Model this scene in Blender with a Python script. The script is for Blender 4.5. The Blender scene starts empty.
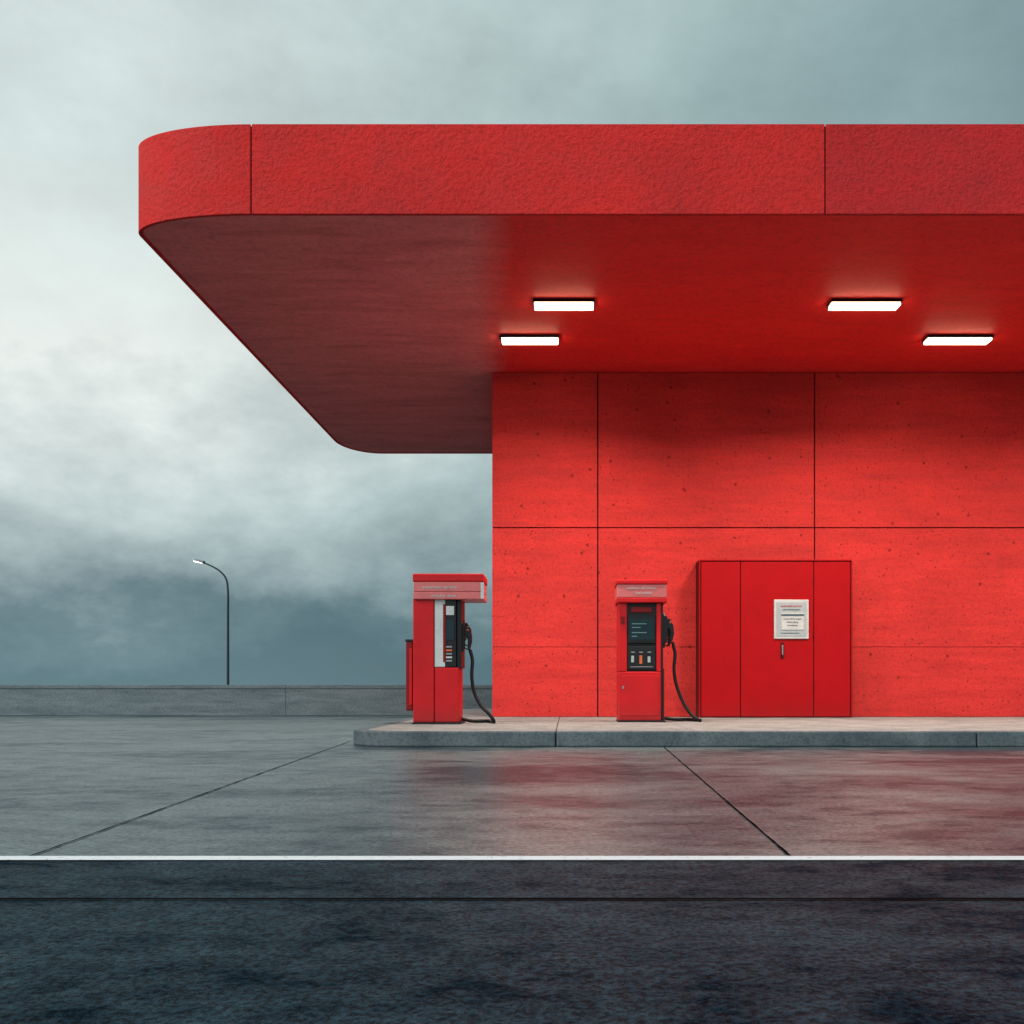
import bpy, bmesh, math, random
from mathutils import Vector
random.seed(3)
scene = bpy.context.scene
F = 1024.0; VX = 567.0; VY = 686.0; EYE = 0.66
scene.view_settings.view_transform = 'Standard'
scene.view_settings.look = 'None'
scene.view_settings.exposure = 0

# ---------------------------------------------------------------- materials
class NT:
    def __init__(s, name):
        s.m = bpy.data.materials.new(name); s.m.use_nodes = True
        s.t = s.m.node_tree; s.n = s.t.nodes; s.l = s.t.links
        s.b = s.n['Principled BSDF']
    def node(s, typ, **kw):
        n = s.n.new(typ)
        for k, v in kw.items(): setattr(n, k, v)
        return n
    def pos(s, scale=(1, 1, 1)):
        g = s.node('ShaderNodeNewGeometry'); m = s.node('ShaderNodeMapping')
        m.inputs['Scale'].default_value = scale
        s.l.new(g.outputs['Position'], m.inputs['Vector']); return m.outputs[0]
    def noise(s, vec, scale, detail=4, rough=0.6, dist=0.0):
        n = s.node('ShaderNodeTexNoise'); n.inputs['Scale'].default_value = scale
        n.inputs['Detail'].default_value = detail; n.inputs['Roughness'].default_value = rough
        n.inputs['Distortion'].default_value = dist
        s.l.new(vec, n.inputs['Vector']); return n.outputs['Fac']
    def ramp(s, fac, stops):
        r = s.node('ShaderNodeValToRGB'); e = r.color_ramp.elements
        while len(e) < len(stops): e.new(0.5)
        for i, (p, c) in enumerate(stops):
            e[i].position = p
            if not isinstance(c, (tuple, list)): c = (c, c, c)
            e[i].color = (*c, 1)
        s.l.new(fac, r.inputs[0]); return r.outputs[0]
    def mix(s, a, b, fac, mode='MIX'):
        n = s.node('ShaderNodeMix', data_type='RGBA', blend_type=mode)
        for sock, v in ((n.inputs[6], a), (n.inputs[7], b), (n.inputs[0], fac)):
            if isinstance(v, bpy.types.NodeSocket): s.l.new(v, sock)
            elif isinstance(v, (tuple, list)): sock.default_value = (*v, 1)
            else: sock.default_value = v
        return n.outputs[2]
    def math(s, op, a, b=None, clamp=False):
        n = s.node('ShaderNodeMath', operation=op); n.use_clamp = clamp
        for i, v in enumerate((a, b)):
            if v is None: continue
            if isinstance(v, bpy.types.NodeSocket): s.l.new(v, n.inputs[i])
            else: n.inputs[i].default_value = v
        return n.outputs[0]
    def bump(s, h, strength, dist, prev=None):
        n = s.node('ShaderNodeBump'); n.inputs['Strength'].default_value = strength
        n.inputs['Distance'].default_value = dist; s.l.new(h, n.inputs['Height'])
        if prev is not None: s.l.new(prev, n.inputs['Normal'])
        s.l.new(n.outputs[0], s.b.inputs['Normal']); return n.outputs[0]
    def set(s, **kw):
        names = dict(col='Base Color', rough='Roughness', spec='Specular IOR Level', metal='Metallic',
                     emc='Emission Color', ems='Emission Strength', coat='Coat Weight')
        for k, v in kw.items():
            i = s.b.inputs[names[k]]
            if isinstance(v, bpy.types.NodeSocket): s.l.new(v, i)
            elif isinstance(v, (tuple, list)): i.default_value = (*v, 1)
            else: i.default_value = v
        return s.m

def simple(name, col, rough=0.5, metal=0.0, spec=0.5, var=0.12):
    t = NT(name); f = t.noise(t.pos(), 7, 3)
    k = tuple(c * (1 - var * 2) for c in col)
    r = t.ramp(f, [(0.3, k), (0.65, col)])
    return t.set(col=r, rough=rough, metal=metal, spec=spec)

def pits_mask(t, p, scale, thr, sel_scale, sel_thr):
    v = t.node('ShaderNodeTexVoronoi'); v.inputs['Scale'].default_value = scale
    t.l.new(p, v.inputs['Vector'])
    d = t.math('ADD', v.outputs['Distance'], t.math('MULTIPLY', t.noise(p, 40, 2), 0.12))
    msk = t.math('LESS_THAN', d, thr)
    sel = t.math('GREATER_THAN', t.noise(p, sel_scale, 2), sel_thr)
    return t.math('MULTIPLY', msk, sel)

def red_concrete(name, light, dark, pits=True, streak=(0.35, 1, 3), rough=0.75, grain=0.6, spec=0.2, fine=60, gd=0.01, speck=0.6):
    t = NT(name)
    p = t.pos(); ps = t.pos(streak)
    big = t.noise(p, 0.6, 4, 0.6); mid = t.noise(ps, 2.2, 5, 0.65, 0.3); sm = t.noise(p, 24, 4, 0.75)
    c = t.ramp(mid, [(0.33, dark), (0.62, light)])
    c = t.mix(c, t.ramp(big, [(0.32, 0.80), (0.62, 1.0)]), 1.0, 'MULTIPLY')
    c = t.mix(c, t.ramp(sm, [(0.34, speck), (0.52, 1.0)]), 1.0, 'MULTIPLY')
    if pits:
        m1 = pits_mask(t, p, 3.6, 0.155, 1.4, 0.46)
        m2 = pits_mask(t, p, 9.0, 0.19, 2.1, 0.49)
        pit = t.math('MAXIMUM', m1, m2)
        c = t.mix(c, tuple(x * 0.3 for x in dark), t.math('MULTIPLY', pit, 0.75))
        sc = t.ramp(t.noise(t.pos((0.45, 1, 16)), 2.6, 6, 0.78), [(0.61, 0.0), (0.66, 1.0)])
        c = t.mix(c, tuple(x * 0.45 for x in dark), t.math('MULTIPLY', sc, 0.5))
    t.bump(t.noise(p, fine, 4, 0.7), grain, gd)
    r = t.ramp(mid, [(0.35, rough - 0.12), (0.65, rough + 0.1)])
    return t.set(col=c, rough=r, spec=spec)

M_fascia = red_concrete('red_render', (0.70, 0.026, 0.024), (0.62, 0.020, 0.019), pits=False, streak=(1, 1, 1), grain=1.0, fine=24, gd=0.018, speck=0.74)
M_fascia2 = red_concrete('red_render_dim', (0.60, 0.022, 0.024), (0.52, 0.018, 0.020), pits=False, streak=(1, 1, 1), grain=1.0, fine=24, gd=0.018, speck=0.74)  # right-hand panels: light falloff put into a darker base colour
M_wall = red_concrete('red_concrete_wall', (0.62, 0.036, 0.033), (0.50, 0.025, 0.024), speck=0.74, grain=0.45)
M_core = simple('dark_joint', (0.03, 0.004, 0.004), 0.9)

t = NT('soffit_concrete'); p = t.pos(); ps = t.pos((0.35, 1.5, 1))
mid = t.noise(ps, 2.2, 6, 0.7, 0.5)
dull_red = t.ramp(mid, [(0.32, (0.62, 0.14, 0.135)), (0.5, (0.76, 0.19, 0.18)), (0.68, (0.84, 0.23, 0.22))])
lit_red = t.ramp(mid, [(0.32, (0.76, 0.022, 0.020)), (0.62, (0.86, 0.030, 0.026))])
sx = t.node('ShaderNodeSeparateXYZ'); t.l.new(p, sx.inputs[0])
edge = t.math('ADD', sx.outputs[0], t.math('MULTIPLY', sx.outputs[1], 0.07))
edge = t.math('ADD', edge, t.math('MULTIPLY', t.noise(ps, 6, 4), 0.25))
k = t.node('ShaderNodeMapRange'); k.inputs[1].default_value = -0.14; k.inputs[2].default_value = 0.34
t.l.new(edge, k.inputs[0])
c = t.mix(dull_red, lit_red, k.outputs[0])  # lamp-bounce glow on the right half, duller left, painted into base colour
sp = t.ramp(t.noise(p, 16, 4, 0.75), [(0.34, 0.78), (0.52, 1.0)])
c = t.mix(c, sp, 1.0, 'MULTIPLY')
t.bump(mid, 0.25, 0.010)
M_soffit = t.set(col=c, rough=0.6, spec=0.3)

def paint(name, col, rough=0.42, grime=0.15, low_grime=0.6, spec=0.22):
    t = NT(name); p = t.pos()
    f = t.noise(p, 3, 4, 0.6)
    c = t.ramp(f, [(0.3, tuple(x * (1 - grime) for x in col)), (0.6, col)])
    sx = t.node('ShaderNodeSeparateXYZ'); t.l.new(p, sx.inputs[0])
    low = t.node('ShaderNodeMapRange'); low.inputs[1].default_value = 0.17; low.inputs[2].default_value = 0.45
    low.inputs[3].default_value = low_grime; low.inputs[4].default_value = 0.0
    t.l.new(sx.outputs[2], low.inputs[0])
    dm = t.math('MULTIPLY', low.outputs[0], t.noise(p, 14, 4))
    c = t.mix(c, (0.06, 0.03, 0.03), dm)
    return t.set(col=c, rough=rough, spec=spec)
M_pump = paint('red_gloss_paint', (0.52, 0.008, 0.012))
M_pumpd = paint('dark_red_paint', (0.20, 0.006, 0.008))
M_cab = paint('red_cabinet_paint', (0.35, 0.002, 0.005), 0.5, 0.10, 0.3, 0.12)
M_cabf = paint('cabinet_edge_paint', (0.07, 0.002, 0.003), 0.7)
M_pink = simple('header_panel', (0.58, 0.13, 0.13), 0.35, var=0.08)
M_white = simple('white_panel', (0.50, 0.52, 0.52), 0.4, var=0.08)
M_sign = simple('sign_plate', (0.34, 0.39, 0.41), 0.4, var=0.06)
M_signd = simple('sign_print', (0.06, 0.10, 0.12), 0.5)
M_black = simple('black_plastic', (0.010, 0.010, 0.012), 0.4, spec=0.3)
M_rub = simple('black_rubber', (0.006, 0.006, 0.007), 0.5, spec=0.25)
M_grey = simple('grey_metal', (0.30, 0.31, 0.32), 0.35, metal=0.7)
M_pole = simple('pole_paint', (0.022, 0.03, 0.035), 0.5, spec=0.3)
M_orange = simple('orange_grip', (0.65, 0.12, 0.03), 0.4)
t = NT('display_glass')
M_screen = t.set(col=(0.010, 0.018, 0.022), rough=0.15, spec=0.2, emc=(0.06, 0.16, 0.18), ems=0.06)
t = NT('display_digits'); M_digit = t.set(col=(0.08, 0.16, 0.16), emc=(0.4, 0.65, 0.65), ems=0.12)
t = NT('lamp_diffuser'); M_lamp = t.set(col=(0.9, 0.85, 0.78), emc=(1.0, 0.72, 0.48), ems=18.0)
t = NT('street_lamp_lens'); M_slens = t.set(col=(0.9, 0.9, 0.9), emc=(1.0, 0.95, 0.9), ems=2.5)

def concrete(name, a, b, rough=0.75, sc=1.0, streak=(1, 1, 1), spec=0.25):
    t = NT(name); p = t.pos(); ps = t.pos(streak)
    m = t.noise(ps, 2.2 * sc, 6, 0.7, 0.3)
    c = t.ramp(m, [(0.32, a), (0.66, b)])
    c = t.mix(c, t.ramp(t.noise(p, 34 * sc, 4, 0.75), [(0.34, 0.55), (0.55, 1.0)]), 0.9, 'MULTIPLY')
    t.bump(t.noise(p, 55, 4, 0.7), 0.5, 0.008)
    return t.set(col=c, rough=rough, spec=spec)
M_kerb = concrete('kerb_concrete', (0.055, 0.075, 0.09), (0.13, 0.155, 0.17))
M_pave = concrete('island_concrete', (0.15, 0.155, 0.155), (0.28, 0.28, 0.275))
M_lowwall = concrete('grey_concrete', (0.11, 0.145, 0.16), (0.19, 0.23, 0.25), streak=(0.5, 1, 3))

def wet(name, a, b, r0, r1, s0, s1, fine, bumpS, bd, streak, g0, g1, msc=5.0):
    """worn damp surface: the wet patches are darker, smoother and more reflective than the dry ones"""
    t = NT(name); p = t.pos()
    big = t.noise(t.pos(streak), 0.8, 6, 0.68, 0.4)
    med = t.noise(t.pos((0.7, 1, 1)), msc, 5, 0.72, 0.2); fin = t.noise(p, fine, 3, 0.85)
    m = t.math('ADD', t.math('MULTIPLY', big, 0.62), t.math('MULTIPLY', med, 0.38))
    c = t.ramp(m, [(0.42, a), (0.57, b)])
    c = t.mix(c, t.ramp(fin, [(0.40, g0), (0.62, g1)]), 1.0, 'MULTIPLY')
    rr = t.ramp(big, [(0.36, r0), (0.64, r1)])
    spc = t.ramp(m, [(0.42, s0), (0.50, (s0 + s1) * 0.45), (0.59, s1)])
    spc = t.mix(spc, t.ramp(fin, [(0.38, 0.45), (0.6, 1.2)]), 1.0, 'MULTIPLY')
    n = t.bump(fin, bumpS, bd); n = t.bump(med, 0.4, 0.010, n)
    return t.set(col=c, rough=rr, spec=spc)
M_ground = wet('damp_concrete', (0.022, 0.040, 0.050), (0.085, 0.120, 0.130), 0.29, 0.42, 0.07, 0.52, 36, 0.6, 0.006, (0.5, 0.9, 1), 0.5, 1.35)
M_asph = wet('damp_asphalt', (0.0028, 0.012, 0.021), (0.009, 0.031, 0.046), 0.50, 0.62, 0.01, 0.14, 52, 1.0, 0.012, (0.8, 1.3, 1), 0.3, 1.75, 7.0)
t = NT('road_paint'); p = t.pos()
w = t.ramp(t.noise(p, 40, 5, 0.75), [(0.32, 0.25), (0.42, 1.0)])
M_line = t.set(col=t.mix((0.66, 0.69, 0.72), w, 1.0, 'MULTIPLY'), rough=0.6)
M_seam = simple('bitumen_joint', (0.002, 0.003, 0.004), 0.95, spec=0.02)

# ---------------------------------------------------------------- geometry helpers
PAR = None; ORG = Vector((0, 0, 0))
def parent(name, loc):
    global PAR, ORG
    e = bpy.data.objects.new(name, None); e.location = loc; e.empty_display_size = 0.3
    scene.collection.objects.link(e); PAR = e; ORG = Vector(loc); return e
def top():
    global PAR, ORG
    PAR = None; ORG = Vector((0, 0, 0))
def link(name, me, mat, bevel=0.0, seg=2, smooth=False):
    o = bpy.data.objects.new(name, me); scene.collection.objects.link(o)
    if mat: me.materials.append(mat)
    if PAR: o.parent = PAR
    if smooth:
        for f in me.polygons: f.use_smooth = True
    if bevel > 0:
        b = o.modifiers.new('bevel', 'BEVEL'); b.width = bevel; b.segments = seg; b.limit_method = 'ANGLE'
        b.angle_limit = math.radians(40)
    return o
def mesh(name, vs, fs, mat, **kw):
    me = bpy.data.meshes.new(name)
    me.from_pydata([tuple(Vector(v) - ORG) for v in vs], [], fs)
    bm = bmesh.new(); bm.from_mesh(me); bmesh.ops.recalc_face_normals(bm, faces=bm.faces); bm.to_mesh(me); bm.free()
    return link(name, me, mat, **kw)
def box(name, x0, x1, y0, y1, z0, z1, mat, bevel=0.0, seg=2):
    vs = [(x, y, z) for x in (x0, x1) for y in (y0, y1) for z in (z0, z1)]
    fs = [(0, 1, 3, 2), (4, 6, 7, 5), (0, 4, 5, 1), (2, 3, 7, 6), (0, 2, 6, 4), (1, 5, 7, 3)]
    return mesh(name, vs, fs, mat, bevel=bevel, seg=seg)
def prism(name, pts, z0, z1, mat, bevel=0.0):
    n = len(pts)
    vs = [(x, y, z0) for x, y in pts] + [(x, y, z1) for x, y in pts]
    fs = [tuple(range(n)), tuple(range(n, 2 * n))] + [(i, (i + 1) % n, n + (i + 1) % n, n + i) for i in range(n)]
    return mesh(name, vs, fs, mat, bevel=bevel)
def sheet(name, x0, x1, y0, y1, z, mat):
    return mesh(name, [(x0, y0, z), (x1, y0, z), (x1, y1, z), (x0, y1, z)], [(0, 1, 2, 3)], mat)
def profile_y(name, xz, y0, y1, mat, bevel=0.0):
    n = len(xz)
    vs = [(x, y0, z) for x, z in xz] + [(x, y1, z) for x, z in xz]
    fs = [tuple(range(n)), tuple(range(n, 2 * n))] + [(i, (i + 1) % n, n + (i + 1) % n, n + i) for i in range(n)]
    return mesh(name, vs, fs, mat, bevel=bevel)
def tube(name, pts, rad, mat, sub=10, rads=None):
    P = [Vector(p) for p in pts]; R = rads or [rad] * len(P)
    Q = []; S = []
    for i in range(len(P) - 1):
        a = P[max(i - 1, 0)]; b = P[i]; c = P[i + 1]; d = P[min(i + 2, len(P) - 1)]
        for j in range(sub):
            u = j / sub
            Q.append(0.5 * ((2 * b) + (c - a) * u + (2 * a - 5 * b + 4 * c - d) * u * u + (3 * b - a - 3 * c + d) * u ** 3))
            S.append(R[i] * (1 - u) + R[i + 1] * u)
    Q.append(P[-1]); S.append(R[-1])
    N = 12; vs = []; fs = []
    up = Vector((0.02, 1, 0.01)).normalized()
    for i, q in enumerate(Q):
        tg = (Q[min(i + 1, len(Q) - 1)] - Q[max(i - 1, 0)]).normalized()
        a = up - tg * up.dot(tg)
        a.normalize(); b = tg.cross(a); up = a
        for k in range(N):
            th = 2 * math.pi * k / N
            vs.append(q + (a * math.cos(th) + b * math.sin(th)) * S[i])
    for i in range(len(Q) - 1):
        for k in range(N):
            fs.append((i * N + k, i * N + (k + 1) % N, (i + 1) * N + (k + 1) % N, (i + 1) * N + k))
    fs.append(tuple(range(N))); fs.append(tuple(range((len(Q) - 1) * N, len(Q) * N)))
    return mesh(name, vs, fs, mat, smooth=True)
def textobj(name, s, x, y, z, size, mat):
    c = bpy.data.curves.new(name, 'FONT'); c.body = s; c.size = size; c.extrude = 0.0015
    c.align_x = 'CENTER'; c.align_y = 'CENTER'; c.materials.append(mat)
    o = bpy.data.objects.new(name, c); scene.collection.objects.link(o)
    o.location = Vector((x, y, z)) - ORG; o.rotation_euler = (math.pi / 2, 0, 0)
    if PAR: o.parent = PAR
    return o

def strip(name, outer, inner, z0, z1, mat, bevel=0.0):
    n = len(outer); vs = []
    for (a, b) in zip(outer, inner):
        vs += [(a[0], a[1], z0), (a[0], a[1], z1), (b[0], b[1], z1), (b[0], b[1], z0)]
    fs = []
    for i in range(n - 1):
        for k in range(4):
            fs.append((i * 4 + k, i * 4 + (k + 1) % 4, (i + 1) * 4 + (k + 1) % 4, (i + 1) * 4 + k))
    fs += [(0, 1, 2, 3), tuple(range((n - 1) * 4, n * 4))]
    return mesh(name, vs, fs, mat, bevel=bevel)
def ccw(XL, YF, XR, YB, front, back=None, ins=0.0, seg=48):
    """outline from back right -> back left -> front-left corner end; corners are elliptical (a, b)"""
    pts = []
    if back:
        a_, b_ = back
        pts.append((XR, YB - ins))
        for i in range(seg + 1):
            th = math.pi / 2 + math.pi / 2 * i / seg
            pts.append((XL + a_ + (a_ - ins) * math.cos(th), YB - b_ + (b_ - ins) * math.sin(th)))
    else:
        pts.append((XL + ins, YB))
    a_, b_ = front
    for i in range(seg + 1):
        th = math.pi + math.pi / 2 * i / seg
        pts.append((XL + a_ + (a_ - ins) * math.cos(th), YF + b_ + (b_ - ins) * math.sin(th)))
    return pts

# ---------------------------------------------------------------- ground
top()
sheet('ground', -1500, 1500, -300, 2500, 0.0, M_ground)
sheet('road', -400, 400, -60, 3.88, 0.004, M_asph)
sheet('lane_marking', -400, 400, 3.84, 3.93, 0.008, M_line)
def seamline(name, a, b, w):
    a = Vector((*a, 0)); b = Vector((*b, 0)); d = (b - a).normalized(); n = Vector((-d.y, d.x, 0)) * w / 2
    vs = []
    N = 90
    for i in range(N + 1):
        q = a.lerp(b, i / N); j = random.uniform(-0.0015, 0.0015); ww = random.uniform(0.6, 1.3)
        vs += [(q.x + n.x * ww + j, q.y + n.y * ww, Z), (q.x - n.x * ww + j, q.y - n.y * ww, Z)]
    fs = [(2 * i, 2 * i + 1, 2 * i + 3, 2 * i + 2) for i in range(N)]
    return mesh(name, vs, fs, M_seam)
Z = 0.0045
parent('pavement_joints', (0, 8, 0))
seamline('joint_1', (-2.07, 3.93), (-2.58, 12.2), 0.011)
seamline('joint_2', (0.861, 3.93), (1.043, 11.0), 0.011)
Z = 0.0085
seamline('joint_3', (-30, 3.14), (30, 3.14), 0.026)
top()

# ---------------------------------------------------------------- pump island
parent('pump_island', (3, 13, 0))
XL, YF, YB = -2.42, 11.06, 22.0
FR = (0.75, 0.6)
o = ccw(XL, YF, 16, YB, FR); i_ = ccw(XL, YF, 16, YB, FR, None, 0.16)
cut = [-0.12, 4.43, 8.98, 13.5, 18]
strip('kerb_end', o + [(cut[0] - 0.006, YF)], i_ + [(cut[0] - 0.006, YF + 0.16)], 0, 0.17, M_kerb, 0.018)
for k in range(4):
    box('kerb_%d' % (k + 1), cut[k] + 0.006, cut[k + 1] - 0.006, YF, YF + 0.16, 0, 0.17, M_kerb, 0.018)
inn = ccw(XL, YF, 16, YB, FR, None, 0.165)
prism('paving_bed', inn + [(18, YF + 0.165), (18, YB)], 0.001, 0.150, M_core)
xs = [-0.12 + 1.517 * k for k in range(0, 12)]
ys = [YF + 0.165, YF + 1.9, YF + 3.6, 16.29]
prism('slab_end', list(inn) + [(-0.126, YF + 0.165), (-0.126, YB)], 0.152, 0.168, M_pave)
for k in range(11):
    for j in range(3):
        box('slab', xs[k] + 0.005, xs[k + 1] - 0.005, ys[j] + 0.005, ys[j + 1] - 0.005, 0.152, 0.168, M_pave, 0.003)

# ---------------------------------------------------------------- building
YW = 16.3
parent('gas_station_building', (6, 19, 0.17))
box('core', -1.14, 17.6, YW + 0.061, 21.3, 0.10, 5.655, M_core)
px = [-1.19, 0.49, 3.94, 7.39, 10.84, 14.29, 17.7]
pz = [0.171, 1.28, 3.18, 5.652]
g = [0.0, 0.0035, 0.009, 0.0]
for a in range(6):
    for b in range(3):
        x0 = px[a] + (0.010 if a else 0); x1 = px[a + 1] - 0.010
        box('wall_panel', x0, x1, YW, YW + 0.06, pz[b] + g[b], pz[b + 1] - g[b + 1], M_wall, 0.004)
for b in range(3):
    box('side_panel', -1.19, -1.145, YW + 0.062, 21.3, pz[b] + g[b], pz[b + 1] - g[b + 1], M_wall, 0.004)

# ---------------------------------------------------------------- canopy
parent('gas_station_canopy', (5, 16, 5.66))
CL, CF, CB, CR, CT, CBZ = -4.74, 10.82, 22.0, 18.0, 6.60, 5.66
FR, BK = (1.41, 0.55), (0.8, 1.15)
core = ccw(CL, CF, CR, CB, FR, BK, 0.05) + [(CR, CF + 0.05)]
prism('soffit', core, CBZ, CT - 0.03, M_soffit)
o = ccw(CL, CF, CR, CB, FR, BK); i_ = ccw(CL, CF, CR, CB, FR, BK, 0.045)
strip('fascia_end', o[:-1] + [(-3.346, CF)], i_[:-1] + [(-3.346, CF + 0.045)], CBZ - 0.012, CT, M_fascia, 0.008)
box('fascia_1', -3.332, 2.722, CF, CF + 0.045, CBZ - 0.012, CT, M_fascia, 0.006)
box('fascia_2', 2.736, 8.79, CF, CF + 0.045, CBZ - 0.012, CT, M_fascia2, 0.006)
box('fascia_3', 8.81, 17.9, CF, CF + 0.045, CBZ - 0.012, CT, M_fascia2, 0.006)
for jx in (-3.339, 2.729, 8.80):
    box('joint_backing', jx - 0.05, jx + 0.05, CF + 0.0455, CF + 0.0495, CBZ + 0.0, CT - 0.002, M_core)
prism('roof', core, CT - 0.028, CT - 0.02, M_kerb)

# ---------------------------------------------------------------- canopy lights
def ceiling_light(cx, cy, w, power, spread, dp=0.25):
    parent('ceiling_light', (cx, cy, CBZ))
    x0, x1, y0, y1, z0 = cx - w / 2, cx + w / 2, cy - dp / 2, cy + dp / 2, CBZ - 0.045
    box('housing', x0, x1, y0, y1, CBZ - 0.03, CBZ - 0.001, M_black, 0.004)
    box('rim_front', x0, x1, y0, y0 + 0.018, z0, CBZ - 0.031, M_black)
    box('rim_back', x0, x1, y1 - 0.018, y1, z0, CBZ - 0.031, M_black)
    box('rim_left', x0, x0 + 0.018, y0 + 0.019, y1 - 0.019, z0, CBZ - 0.031, M_black)
    box('rim_right', x1 - 0.018, x1, y0 + 0.019, y1 - 0.019, z0, CBZ - 0.031, M_black)
    box('diffuser', x0 + 0.02, x1 - 0.02, y0 + 0.02, y1 - 0.02, CBZ - 0.074, CBZ - 0.031, M_lamp, 0.006)
    l = bpy.data.lights.new('lamp', 'AREA'); l.shape = 'RECTANGLE'; l.size = w - 0.06; l.size_y = dp - 0.06
    l.energy = power; l.color = (1.0, 0.80, 0.66); l.spread = math.radians(spread)
    lo = bpy.data.objects.new('lamp', l); scene.collection.objects.link(lo)
    lo.location = (0, 0, -0.078); lo.parent = PAR
for (x, y, w, pw, spd) in [(-0.04, 13.33, 0.80, 210, 149), (-0.53, 14.68, 0.84, 22, 132), (3.87, 13.33, 0.92, 235, 149),
                     (5.60, 14.68, 0.94, 22, 132), (8.6, 13.33, 0.9, 235, 149), (10.4, 14.68, 0.9, 22, 132)]:
    ceiling_light(x, y, w, pw, spd)

# ---------------------------------------------------------------- utility cabinet
parent('utility_cabinet', (3.25, 16, 0.17))
c0, c1, ct, cy = 2.05, 4.43, 2.62, 15.9
box('carcass', c0, c1, cy + 0.02, YW - 0.003, 0.171, ct, M_cabf, 0.004)
for (a, b) in [(c0 + 0.035, 2.685), (2.70, 3.823), (3.838, c1 - 0.035)]:
    box('door', a, b, cy, cy + 0.019, 0.185, ct - 0.032, M_cab, 0.004)
box('frame_top', c0, c1, cy - 0.008, cy + 0.019, ct - 0.018, ct + 0.004, M_cab, 0.004)
box('frame_left', c0, c0 + 0.020, cy - 0.008, cy + 0.019, 0.172, ct - 0.020, M_cab, 0.004)
box('frame_right', c1 - 0.020, c1, cy - 0.008, cy + 0.019, 0.172, ct - 0.020, M_cab, 0.004)
for z in (0.6, 1.4, 2.2):
    box('hinge', 3.825, 3.836, cy - 0.010, cy + 0.01, z, z + 0.12, M_cabf)
box('lock_plate', 3.315, 3.365, cy - 0.012, cy - 0.001, 1.09, 1.34, M_cabf, 0.004)
box('lock_handle', 3.328, 3.352, cy - 0.04, cy - 0.013, 1.14, 1.29, M_grey, 0.006)

parent('notice_sign', (3.48, 15.88, 1.7))
box('plate', 3.21, 3.75, cy - 0.022, cy - 0.002, 1.39, 2.0, M_white, 0.01)
box('face', 3.245, 3.715, cy - 0.026, cy - 0.0225, 1.43, 1.96, M_sign, 0.002)
box('print_box', 3.32, 3.67, cy - 0.034, cy - 0.0265, 1.53, 1.79, M_white, 0.004)
box('print_rule', 3.32, 3.67, cy - 0.037, cy - 0.0345, 1.745, 1.775, M_signd)
textobj('heading', 'automatic service', 3.48, cy - 0.029, 1.90, 0.045, M_pump)
textobj('heading_2', 'self payment point', 3.48, cy - 0.029, 1.845, 0.036, M_signd)
textobj('line_1', 'switch off the engine', 3.495, cy - 0.036, 1.70, 0.034, M_signd)
textobj('line_2', 'before filling', 3.495, cy - 0.036, 1.65, 0.034, M_signd)
textobj('line_3', 'no smoking', 3.495, cy - 0.036, 1.60, 0.034, M_signd)
box('print_rule_2', 3.31, 3.60, cy - 0.029, cy - 0.0265, 1.475, 1.485, M_signd)

# ---------------------------------------------------------------- pump parts
def nozzle(x, y, z, k=''):
    box('holster' + k, x - 0.07, x + 0.0, y - 0.07, y + 0.07, z - 0.17, z + 0.20, M_black, 0.012)
    profile_y('nozzle_body' + k, [(x - 0.02, z + 0.15), (x + 0.03, z + 0.17), (x + 0.085, z + 0.08), (x + 0.10, z - 0.04),
              (x + 0.075, z - 0.14), (x + 0.04, z - 0.15), (x + 0.045, z - 0.02), (x + 0.02, z + 0.04), (x - 0.02, z + 0.06)],
              y - 0.028, y + 0.028, M_black, 0.008)
    tube('nozzle_guard' + k, [(x + 0.03, y, z + 0.02), (x - 0.005, y, z - 0.05), (x + 0.005, y, z - 0.12), (x + 0.05, y, z - 0.14)], 0.008, M_black)
    tube('nozzle_spout' + k, [(x + 0.01, y, z + 0.12), (x - 0.03, y, z + 0.19), (x - 0.05, y, z + 0.24)], 0.014, M_grey)
    box('nozzle_cap' + k, x + 0.03, x + 0.055, y - 0.03, y + 0.03, z + 0.10, z + 0.125, M_orange, 0.004)

X0, X1, Y0, Y1, G = 0.70, 1.33, 13.9, 14.45, 0.17
parent('fuel_pump', (1.0, 14.15, G))
box('base_plate', X0 - 0.01, X1 + 0.01, Y0 - 0.015, Y1 + 0.01, G - 0.001, G + 0.02, M_black, 0.004)
box('lower_cabinet', X0, X1 - 0.055, Y0, Y1, G + 0.021, 0.855, M_pump, 0.012)
box('column_left', X0, X0 + 0.115, Y0, Y1, 0.856, 1.79, M_pump, 0.01)
box('column_right', X1 - 0.115, X1 - 0.055, Y0, Y1, 0.856, 1.79, M_pump, 0.01)
box('cabinet_back', X0 + 0.116, X1 - 0.116, Y0 + 0.05, Y1 - 0.01, 0.856, 1.79, M_black)
box('side_channel', X1 - 0.053, X1 - 0.022, Y0 + 0.03, Y1 - 0.03, G + 0.021, 1.79, M_black, 0.004)
box('side_rail', X1 - 0.020, X1 - 0.004, Y0 + 0.06, Y1 - 0.06, G + 0.021, 0.9, M_pumpd, 0.003)
box('lower_door', X0 + 0.03, X1 - 0.085, Y0 - 0.006, Y0 - 0.001, G + 0.09, 0.80, M_pump, 0.004)
box('door_lock', X0 + 0.05, X0 + 0.075, Y0 - 0.014, Y0 - 0.007, 0.62, 0.66, M_grey, 0.003)
a, b = X0 + 0.12, X1 - 0.12
box('display_bezel', a, b, Y0 + 0.012, Y0 + 0.049, 1.24, 1.62, M_black, 0.01)
box('display', a + 0.03, b - 0.03, Y0 + 0.006, Y0 + 0.011, 1.29, 1.57, M_screen, 0.003)
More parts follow.
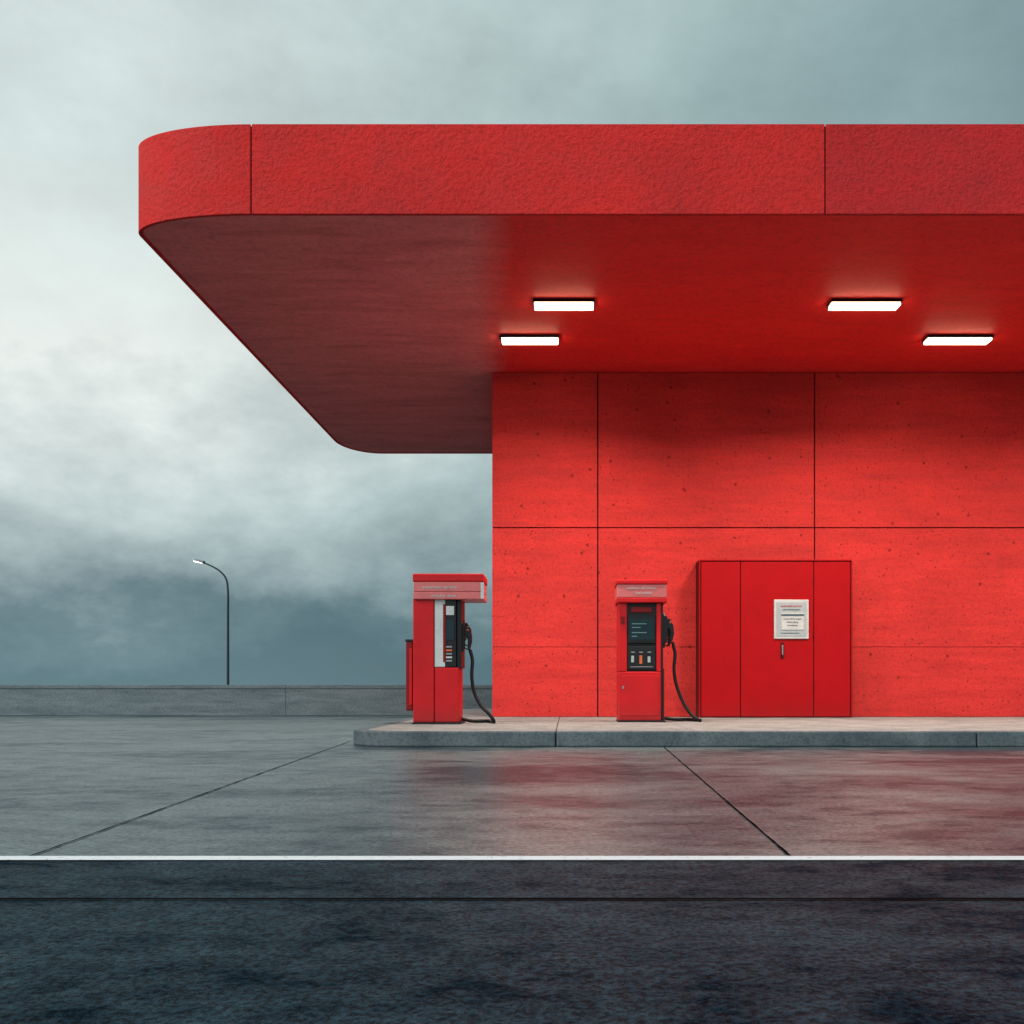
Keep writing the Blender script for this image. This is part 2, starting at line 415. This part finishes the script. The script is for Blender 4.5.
for zz, w in ((1.50, 0.20), (1.45, 0.12), (1.38, 0.2), (1.33, 0.07)):
    box('digits', a + 0.06, a + 0.06 + w, Y0 + 0.003, Y0 + 0.0055, zz, zz + 0.010, M_digit)
box('upper_speaker', a + 0.05, b - 0.05, Y0 + 0.03, Y0 + 0.049, 1.66, 1.74, M_pumpd, 0.01)
box('keypad_bezel', a, b, Y0 + 0.012, Y0 + 0.049, 0.88, 1.20, M_black, 0.01)
for k in range(3):
    xx = a + 0.04 + k * 0.112
    box('grade_button', xx + 0.01, xx + 0.06, Y0 + 0.004, Y0 + 0.0115, 1.11, 1.125, M_grey, 0.004)
    box('grade_label', xx + 0.012, xx + 0.05, Y0 + 0.006, Y0 + 0.0115, [0.98, 0.96, 0.98][k], [1.07, 1.075, 1.06][k], [M_sign, M_orange, M_sign][k], 0.003)
box('card_slot', a + 0.04, b - 0.04, Y0 + 0.004, Y0 + 0.0115, 0.915, 0.925, M_grey, 0.004)
box('sticker', X0 + 0.03, X0 + 0.085, Y0 - 0.004, Y0 - 0.0005, 1.50, 1.60, M_pumpd)
box('header_cap', X0 - 0.03, X1 + 0.03, Y0 - 0.06, Y1 + 0.03, 2.035, 2.10, M_pump, 0.015)
box('header_band', X0 - 0.022, X1 + 0.022, Y0 - 0.05, Y1 + 0.02, 1.855, 2.034, M_pink, 0.012)
box('header_strip', X0 - 0.026, X1 + 0.026, Y0 - 0.055, Y1 + 0.025, 1.79, 1.854, M_pump, 0.01)
textobj('header_text', 'automatic self service', X0 + 0.30, Y0 - 0.053, 1.985, 0.045, M_white)
textobj('header_text_2', 'fuel station', X0 + 0.34, Y0 - 0.053, 1.92, 0.05, M_white)
nozzle(X1 + 0.045, Y0 + 0.18, 1.42)
nozzle(X1 + 0.03, Y0 + 0.36, 1.36, '_rear')
hx = X1 + 0.12; hy = Y0 + 0.18
tube('hose', [(hx, hy, 1.27), (hx + 0.035, hy - 0.01, 1.10), (hx + 0.02, hy - 0.02, 0.90), (hx + 0.05, hy - 0.03, 0.68),
     (hx + 0.14, hy - 0.05, 0.44), (hx + 0.24, hy - 0.08, 0.28), (hx + 0.34, hy - 0.11, 0.20), (hx + 0.37, hy - 0.02, 0.193),
     (hx + 0.25, hy + 0.25, 0.193), (hx + 0.05, hy + 0.26, 0.193), (X1 - 0.03, hy + 0.2, 0.22)], 0.023, M_rub)

s = 13.2 / F
def wx(px_): return (px_ - VX) * s
def wz(py_): return (VY - py_) * s + EYE
Y0, Y1 = 13.2, 13.75
parent('fuel_pump', ((wx(436)), 13.5, G))
box('base_plate', wx(412), wx(461), Y0 - 0.015, Y1 + 0.01, G - 0.001, G + 0.02, M_black, 0.004)
box('cabinet_left', wx(413), wx(434), Y0, Y1, G + 0.021, 1.79, M_pump, 0.012)
box('cabinet_right', wx(434.3), wx(458.5), Y0 + 0.012, Y1, G + 0.021, wz(667.5), M_pump, 0.012)
box('white_panel', wx(434.4), wx(445), Y0 + 0.012, Y1 - 0.02, wz(667), 1.79, M_white, 0.008)
box('instrument_column', wx(445.2), wx(456), Y0 + 0.018, Y1 - 0.02, wz(667), 1.79, M_black, 0.008)
box('instrument_frame', wx(443), wx(445.6), Y0 + 0.005, Y0 + 0.0115, wz(662), wz(604), M_pumpd, 0.003)
box('panel_display', wx(446), wx(454), Y0 + 0.008, Y0 + 0.0175, wz(640), wz(620), M_screen, 0.002)
box('panel_card', wx(446), wx(454), Y0 + 0.008, Y0 + 0.0175, wz(615), wz(606), M_white, 0.002)
for k in range(5):
    z = wz(646) - k * 0.045
    box('panel_button', wx(446), wx(452), Y0 + 0.008, Y0 + 0.0175, z - 0.022, z, [M_grey, M_orange, M_grey, M_white, M_grey][k], 0.002)
box('side_column', wx(456.4), wx(461), Y0 + 0.05, Y1 - 0.05, wz(668), 1.79, M_black, 0.006)
box('header_cap', wx(413), wx(484), Y0 - 0.05, Y1 + 0.03, wz(582), wz(574), M_pump, 0.014)
box('header_band', wx(414), wx(483.3), Y0 - 0.042, Y1 + 0.02, wz(592), wz(582.2), M_pink, 0.01)
box('header_strip', wx(413.6), wx(483.6), Y0 - 0.046, Y1 + 0.025, wz(599.5), wz(592.2), M_pink, 0.01)
box('header_end', wx(481), wx(484.3), Y0 - 0.055, Y0 - 0.0505, wz(599), wz(583), M_white, 0.003)
textobj('header_text', 'automatic service', wx(440), Y0 - 0.045, wz(587.5), 0.062, M_white)
textobj('header_text_2', 'unleaded  diesel', wx(444), Y0 - 0.049, wz(596), 0.05, M_white)
box('side_caddy', wx(404.5), wx(412), Y0 + 0.10, Y0 + 0.42, wz(711), wz(641), M_pumpd, 0.02, 3)
box('side_caddy_lid', wx(404), wx(412.4), Y0 + 0.09, Y0 + 0.43, wz(641.5), wz(639), M_black, 0.006)
box('caddy_edge', wx(408), wx(411), Y0 + 0.09, Y0 + 0.099, wz(705), wz(648), M_pump, 0.003)
nx = wx(463)
nozzle(nx, Y0 + 0.2, wz(638))
nozzle(nx - 0.015, Y0 + 0.38, wz(634), '_rear')
hx = nx + 0.07; hy = Y0 + 0.2
tube('hose', [(hx, hy, wz(649)), (wx(471), hy, wz(660)), (wx(470.5), hy - 0.02, wz(676)), (wx(473), hy - 0.03, wz(692)),
     (wx(480), hy - 0.05, wz(706)), (wx(488), hy - 0.07, wz(714)), (wx(493), hy - 0.03, 0.195), (wx(486), hy + 0.25, 0.193),
     (wx(470), hy + 0.26, 0.193), (wx(459), hy + 0.2, 0.22)], 0.023, M_rub)

# ---------------------------------------------------------------- low boundary wall
parent('concrete_wall', (-10, 23.4, 0))
x = -82.0
while x < 44:
    box('wall_section', x + 0.003, x + 8.397, 23.3, 23.52, -0.02, 0.605, M_lowwall, 0.004)
    box('coping', x + 0.002, x + 8.398, 23.28, 23.54, 0.607, 0.685, M_lowwall, 0.008)
    x += 8.4

# ---------------------------------------------------------------- street lamp
D = 55.0; s = D / F
parent('street_lamp', ((228 - VX) * s, D, 0))
X = (228 - VX) * s
def sz(py_): return (VY - py_) * s + EYE
tube('pole', [(X, D, 0), (X, D, 2.0), (X, D, 4.5), (X - 0.0, D, sz(592)), (X - 0.10, D, sz(579)), (X - 0.45, D, sz(571)),
     (X - 0.95, D, sz(565.5)), (X - 1.45, D, sz(562))], 0.08, M_pole, rads=[0.075, 0.07, 0.062, 0.055, 0.05, 0.045, 0.04, 0.035])
tube('base_collar', [(X, D, 0), (X, D, 0.4), (X, D, 0.6)], 0.12, M_pole)
profile_y('lamp_head', [(X - 1.3, sz(563.5)), (X - 1.25, sz(561)), (X - 1.55, sz(559.3)), (X - 1.8, sz(559.2)), (X - 1.86, sz(560.4)), (X - 1.6, sz(562))],
          D - 0.16, D + 0.16, M_grey, 0.02)
profile_y('lamp_lens', [(X - 1.40, sz(563.4)), (X - 1.42, sz(562.2)), (X - 1.62, sz(562.15)), (X - 1.84, sz(560.7)), (X - 1.80, sz(561.8))],
          D - 0.12, D + 0.12, M_slens, 0.01)
top()

# ---------------------------------------------------------------- light
SD = Vector((-0.74, -0.40, 0.54)).normalized()   # towards the sun
sun = bpy.data.lights.new('sun', 'SUN'); sun.energy = 1.9; sun.angle = math.radians(20); sun.color = (1.0, 0.95, 0.89)
so = bpy.data.objects.new('sun', sun); scene.collection.objects.link(so)
so.rotation_euler = (-SD).to_track_quat('-Z', 'Y').to_euler(); so.location = (-20, -20, 30)

w = bpy.data.worlds.new('World'); scene.world = w; w.use_nodes = True
nt = w.node_tree; N = nt.nodes; L = nt.links
bg = N['Background']
class W(NT):
    def __init__(s): s.t = nt; s.n = N; s.l = L
t = W()
tc = N.new('ShaderNodeTexCoord')
def wmap(sc, loc=(0, 0, 0)):
    m = N.new('ShaderNodeMapping'); m.inputs['Scale'].default_value = sc; m.inputs['Location'].default_value = loc
    L.new(tc.outputs['Generated'], m.inputs[0]); return m.outputs[0]
sx = N.new('ShaderNodeSeparateXYZ'); L.new(tc.outputs['Generated'], sx.inputs[0])
n1 = t.noise(wmap((1, 1, 1.9), (3.1, 0.4, 1.2)), 2.0, 4, 0.5, 0.0)
n2 = t.noise(wmap((1, 1, 1.7), (1.7, 2.4, 5.2)), 5.0, 8, 0.62, 0.0)
zz = t.math('ADD', sx.outputs[2], t.math('MULTIPLY', t.math('SUBTRACT', n1, 0.5), 0.13))
zz = t.math('ADD', zz, t.math('MULTIPLY', t.math('SUBTRACT', n2, 0.5), 0.20))
base = t.ramp(zz, [(0.0, (0.15, 0.245, 0.285)), (0.04, (0.125, 0.22, 0.26)), (0.075, (0.165, 0.26, 0.295)), (0.12, (0.36, 0.46, 0.48)),
                   (0.19, (0.58, 0.68, 0.675)), (0.30, (0.89, 0.95, 0.915)), (0.46, (0.66, 0.76, 0.745)), (1.0, (0.64, 0.72, 0.72))])
az = t.math('ADD', t.math('MULTIPLY', sx.outputs[0], 1.0), t.math('MULTIPLY', sx.outputs[1], 0.35))
az = t.math('ADD', az, t.math('MULTIPLY', t.math('SUBTRACT', n1, 0.5), -0.4))
azr = N.new('ShaderNodeMapRange'); azr.inputs[1].default_value = -0.1; azr.inputs[2].default_value = 0.75
L.new(az, azr.inputs[0])
tint = t.ramp(azr.outputs[0], [(0.0, (1.0, 1.0, 1.0)), (0.5, (0.66, 0.75, 0.765)), (1.0, (0.29, 0.40, 0.44))])
c = t.mix(base, tint, 1.0, 'MULTIPLY')
soft = t.ramp(n2, [(0.3, 0.82), (0.7, 1.12)])
c = t.mix(c, soft, 1.0, 'MULTIPLY')
bk = N.new('ShaderNodeMapRange'); bk.inputs[1].default_value = 0.1; bk.inputs[2].default_value = -0.7
bk.inputs[3].default_value = 1.0; bk.inputs[4].default_value = 2.2
L.new(sx.outputs[1], bk.inputs[0])
c = t.mix(c, bk.outputs[0], 1.0, 'MULTIPLY')
sky = N.new('ShaderNodeTexSky'); sky.sky_type = 'NISHITA'; sky.sun_disc = False
sky.sun_elevation = math.asin(SD.z); sky.sun_rotation = math.atan2(SD.x, SD.y)
b2 = N.new('ShaderNodeBackground'); b2.inputs[1].default_value = 0.06; L.new(sky.outputs[0], b2.inputs[0])
L.new(c, bg.inputs[0]); bg.inputs[1].default_value = 1.0
mx = N.new('ShaderNodeMixShader'); mx.inputs[0].default_value = 0.94
L.new(b2.outputs[0], mx.inputs[1]); L.new(bg.outputs[0], mx.inputs[2])
L.new(mx.outputs[0], N['World Output'].inputs['Surface'])

# ---------------------------------------------------------------- camera
cam = bpy.data.cameras.new('camera'); co = bpy.data.objects.new('camera', cam); scene.collection.objects.link(co)
cam.sensor_width = 36; cam.lens = 36; cam.clip_end = 5000
cam.shift_x = -(VX - 512) / 1024; cam.shift_y = (VY - 512) / 1024
co.location = (0, 0, EYE); co.rotation_euler = (math.pi / 2, 0, 0)
scene.camera = co
